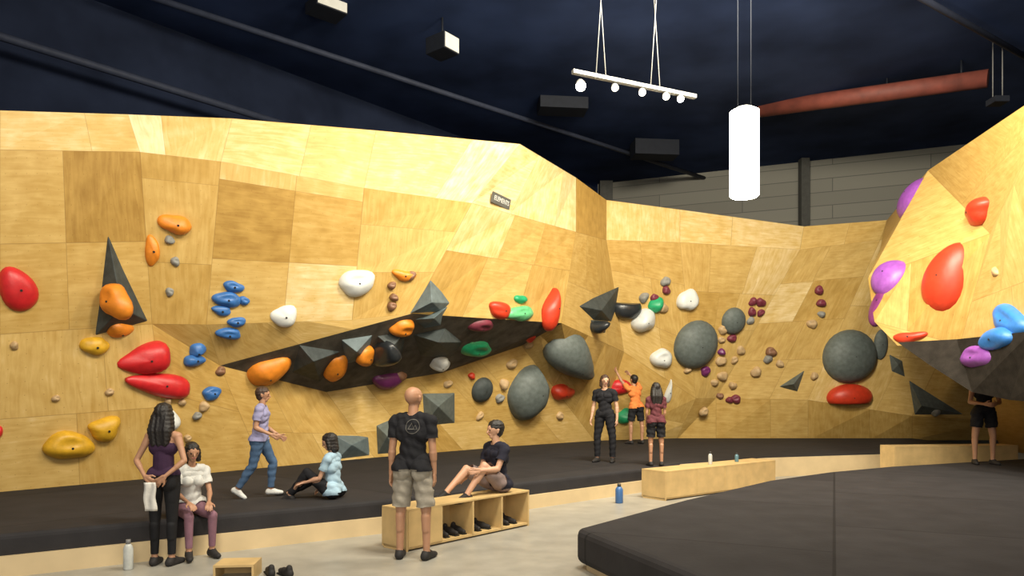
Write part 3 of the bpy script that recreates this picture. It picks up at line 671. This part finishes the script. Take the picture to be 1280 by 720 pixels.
for v_ in vs:
    h=tr.ray_cast(Vector((v_[0]+.035,-1,v_[2]+1.37)),Vector((0,1,0)))
    yy=h[0].y-.008 if h[0] is not None else -.15
    vv.append((v_[0]+.035,yy,v_[2]+1.37))
em=mesh_obj('shirt_emblem',vv,fs,pm('emblem_print',(.10,.095,.085),.8),bald); em['label']='grey round mountain emblem print'
person('man in navy t-shirt sitting sideways on cubby bench, knee raised',-.18,9.10,.46,126,1.74,dict(spine=(0,.04,1),thL=(-.20,.75,.60),sh_L=(.05,.55,-.75),thR=(.15,.85,.45),sh_R=(-.05,.70,-.60),uaL=(-.15,.50,-.85),faL=(.0,.95,-.0),uaR=(.1,.30,-.95),faR=(0,.85,-.35),face=(.2,1,0),ftL=(0,1,-.1),ftR=(0,1,-.1)),'light',
 [('shorts',cl('rose_grey_shorts',(.23,.17,.16)),'grey-brown shorts',.9),('tshirt',cl('navy_tee',(.02,.02,.032)),'navy t-shirt'),('shoes',SHB,'dark shoe')],'short','black',False,True)
person('person in black t-shirt and trousers standing on the mat',1.75,13.55,MATZ,-205,1.66,dict(thL=(-.14,0,-1),thR=(.14,.05,-1),uaL=(-.22,0,-1),faL=(-.05,.1,-1),uaR=(.2,0,-1),faR=(.1,.3,-1),face=(-.6,1,0)),'light',
 [('pants',BLACK,'loose black trousers',.008),('tshirt',BLACK,'black t-shirt'),('shoes',SHB,'dark shoe')],'bob','brown')
person('man in orange t-shirt reaching both arms up to wall',3.15,18.3,MATZ,32,1.78,dict(uaL=(-.35,.6,.75),faL=(-.2,.45,.85),uaR=(.2,.7,.6),faR=(-.3,.6,.7),spine=(-.05,.08,1),thL=(-.1,.1,-1),thR=(.15,-.1,-1),headup=(0,-.1,1)),'tan',
 [('shorts',BLACK,'black shorts',.8),('tshirt',cl('orange_tee',(.74,.22,.05)),'orange t-shirt'),('shoes',SHB,'dark climbing shoe')],'short','black')
person('long-haired person in maroon t-shirt and black shorts, seen from behind',2.57,12.85,MATZ,5,1.50,dict(uaL=(-.12,.05,-1),faL=(.1,.5,-.8),uaR=(.12,.05,-1),faR=(-.1,.5,-.8)),'tan',
 [('shorts',BLACK,'black shorts',.75),('tshirt',cl('maroon_tee',(.10,.02,.028)),'maroon t-shirt'),('shoes',SHB,'dark shoe')],'long','black',True)
person('person in black tank top and shorts standing under dark volume',8.62,13.15,MATZ,170,1.80,dict(thL=(-.12,0,-1),thR=(.12,0,-1),uaL=(-.2,.1,-1),faL=(.5,.7,-.1),uaR=(.2,.1,-1),faR=(-.5,.7,-.1)),'tan',
 [('shorts',BLACK,'black shorts',.62),('tank',BLACK,'black tank top'),('shoes',SHB,'dark climbing shoe')],'short','black')

# ---------------------------------------------------------------- small props
def shoe(x,y,z,ang,mat,label):
    pr=[caps((0,-.09,.035),(0,.03,.03),.038,.036,[((1,0,0),.95)]),caps((0,.03,.03),(.005,.13,.024),.038,.027),caps((0,-.08,.05),(0,-.075,.085),.034,.030),caps((0,-.04,.05),(0,.05,.045),.034,.028)]
    me=remesh(pr,.008,2); o=bpy.data.objects.new('shoe',me); COL.objects.link(o); me.materials.clear(); me.materials.append(mat)
    zmin=min(v.co.z for v in me.vertices); 
    for v in me.vertices: v.co.z-=zmin
    box('sole',(-.034,-.12,-.0),(.034,.15,.014),pm('rubber_sole',(.02,.02,.02),.7),o,.006)
    o.location=(x,y,z); o.rotation_euler=(0,0,ang); tag(o,label,'shoe','climbing shoes'); return o
shoe(-2.27,6.75,0,.5,SHB,'dark climbing shoe lying on the concrete floor'); shoe(-2.11,6.72,0,.7,SHB,'dark climbing shoe lying on the concrete floor')
dx,dy=math.cos(a1),math.sin(a1)
for s_ in(.68,.82,.95,1.2,1.34,1.7,1.84):
    shoe(-1.13+dx*s_-dy*.2,7.72+dy*s_+dx*.2,.047,a1+math.pi+random.uniform(-.2,.2),SHB,'dark climbing shoe stored in a bench cubby')
def bottle(x,y,z,h,r,mat,label,cap=None):
    e=empty('water_bottle',(x,y,z))
    tube('body',[0,.01,h*.7,h*.8,h*.86],[r*.9,r,r,r*.75,r*.45],mat,e,16); c=tube('cap',[h*.86,h],[r*.5,r*.48],cap or pm('cap_black',(.03,.03,.03),.5),e,14)
    tag(e,label,'bottle'); return e
bottle(-3.72,6.98,0,.29,.045,cl('steel_white',(.55,.57,.55),.3),'pale steel water bottle on the floor beside a woman',pm('cap_grey',(.2,.2,.2),.5))
bottle(1.66,11.15,0,.30,.06,pm('blue_plastic',(.05,.14,.35),.35),'blue water bottle standing on the concrete floor')
bottle(3.42,12.42,.47,.22,.035,pm('clear_plastic',(.5,.52,.5),.2),'clear water bottle standing on plywood bench')
bottle(4.02,12.88,.47,.16,.035,pm('teal_plastic',(.1,.2,.25),.2),'small teal bottle standing on plywood bench')
vs=[];fs=[]
for i in range(13):
    for j in range(6):
        vs.append((-.055+.022*j+.006*math.sin(i*.7),-.012*math.sin(j*1.6+i*.2)-.01,-.27*i/12))
for i in range(12):
    for j in range(5): k=i*6+j; fs.append((k,k+1,k+7,k+6))
tw=mesh_obj('towel',vs,fs,cl('white_towel',(.62,.60,.56)),None,True,(-3.44,6.86,.86)); sm=tw.modifiers.new('s','SOLIDIFY'); sm.thickness=.012
tag(tw,'small white towel hanging from a standing woman hands','towel')

# ---------------------------------------------------------------- lights and ceiling fixtures
WM=pm('fixture_white',(.50,.50,.47),.5,.05); DKM=pm('fixture_dark',(.010,.012,.018),.7)
e=empty('pendant_light',(3.55,11,4.70))
tube('lamp_shade',[0,.02,1.28,1.30],[.19,.215,.215,.19],emat('lantern_glow',(1,.96,.78),40),e,24); tube('top_cap',[1.30,1.36],[.22,.12],WM,e,20)
for dx_ in(-.1,.1): rod('cable',(dx_,0,1.34),(dx_,0,CEIL-4.70),.008,DKM,e,6)
tag(e,'glowing white cylindrical lantern hanging on cables','pendant light')
e=empty('track_light',(0.95,11.3,6.75))
TM=pm('track_grey',(.22,.22,.21),.5,.05)
bx=box('track',(0,-.04,-.03),(2.28,.04,.03),TM,e); bx.rotation_euler=(0,.03,.36)
ex=Vector((math.cos(.36),math.sin(.36),-.03))
for s_ in(.5,1.5):
    for q in(-.09,.09):
        a=ex*(s_+q); rod('cable',a,(a.x+(.05 if q<0 else -.05)*3,a.y,CEIL-6.75),.008,TM,e,6)
for i,s_ in enumerate((.14,.75,1.25,1.7,1.98)):
    a=ex*s_; k=1.4 if i==0 else 1
    sh=tube('spot_head',[0,.03*k,.14*k],[.06*k,.06*k,.04*k],TM,e,14); sh.location=(a.x,a.y-.03,-.16*k); sh.rotation_euler=(math.radians(-48),0,0)
    ln=tube('spot_lens',[-.006,.0],[.054*k ,.056*k],emat('spot_lens_%d'%i,(1,.93,.75),(90,3,14,14,50)[i]),e,14); ln.location=sh.location; ln.rotation_euler=sh.rotation_euler
tag(e,'white suspended lighting track with adjustable spot heads','track light')
def cbox(px,py,Y,w,h,d,rz,label,name,cat,white=True):
    c=P(px,py,Y); e=empty(name,c,rz)
    box('housing',(-w/2,-d/2,-h/2),(w/2,d/2,h/2),DKM,e,.01)
    if white: box('front_panel',(-w/2+.02,-d/2-.012,-h/2+.02),(w/2-.02,-d/2,h/2-.02),WM,e)
    rod('mounting_rod',(0,0,h/2),(0,0,CEIL-c.z),.02,DKM,e,8)
    tag(e,label,cat)
cbox(553,58,14,.42,.32,.5,.9,'white-fronted box speaker fixed under the ceiling','speaker','speaker')
cbox(408,6,13.5,.62,.36,.5,.7,'dark box speaker with pale front under ceiling','speaker','speaker')
cbox(703,132,18,1.2,.32,.6,.1,'dark louvred air vent hanging from ceiling','air_vent','vent',False)
cbox(818,187,21,1.3,.45,.6,.1,'dark air vent near the back of ceiling','air_vent','vent',False)
e=empty('red_duct',P(950,137,18.5)); q=P(1235,98,15.5)-P(950,137,18.5)
rod('duct',(0,0,0),q,.19,pm('dusty_red_duct',(.13,.030,.020),.7,.35,3),e,18); 
for t in(.25,.6,.9): rod('strap',q*t,(q.x*t,q.y*t,CEIL-P(950,137,18.5).z),.02,DKM,e,6)
tag(e,'dusty red round duct hung beneath the dark ceiling','duct')
e=empty('hanging_fixture',P(1247,130,15)); 
box('junction_box',(-.15,-.15,0),(.15,.15,.12),DKM,e)
GC=pm('grey_cable',(.12,.12,.12),.6)
for q in(-.1,.1): rod('cable',(q,0,.1),(q,0,CEIL-P(1247,130,15).z),.012,GC,e,6)
tag(e,'pair of cables with junction box hung from ceiling','cable fixture')

def area(loc,tgt,size,en,col=(1,.91,.73)):  # unseen lights placed out of view to light walls and mats
    l=bpy.data.lights.new('unseen_light','AREA'); l.shape='DISK'; l.size=size; l.energy=en; l.color=col
    o=bpy.data.objects.new('unseen_light',l); COL.objects.link(o); o.location=loc
    o.rotation_euler=(Vector(tgt)-Vector(loc)).to_track_quat('-Z','Y').to_euler(); return o
area((-2.2,3,7.4),(-5.5,10,2.2),1.6,400)
area((1.0,5.5,7.6),(-1.8,14,1.8),1.6,580)
area((3,9.0,8.2),(4,20,2.2),1.6,1050)
area((6,8.5,8.2),(9,19,1.5),1.6,560)
area((1,2.5,5),(6.5,12,2.5),2.5,70)
area((0,-1.5,3.2),(-1,12,2.2),4,270)  # low fill added behind the camera to lift the darker lower wall
w=bpy.data.worlds.new('w'); scene.world=w; w.use_nodes=True
w.node_tree.nodes['Background'].inputs[0].default_value=(.58,.70,1,1); w.node_tree.nodes['Background'].inputs[1].default_value=.26

cam=bpy.data.cameras.new('cam'); co_=bpy.data.objects.new('camera',cam); COL.objects.link(co_)
co_.location=(0,0,CAMZ); co_.rotation_euler=(math.radians(90),0,0); cam.sensor_width=36; cam.lens=36*F/1280; cam.shift_y=130/1280; cam.clip_end=200
scene.camera=co_
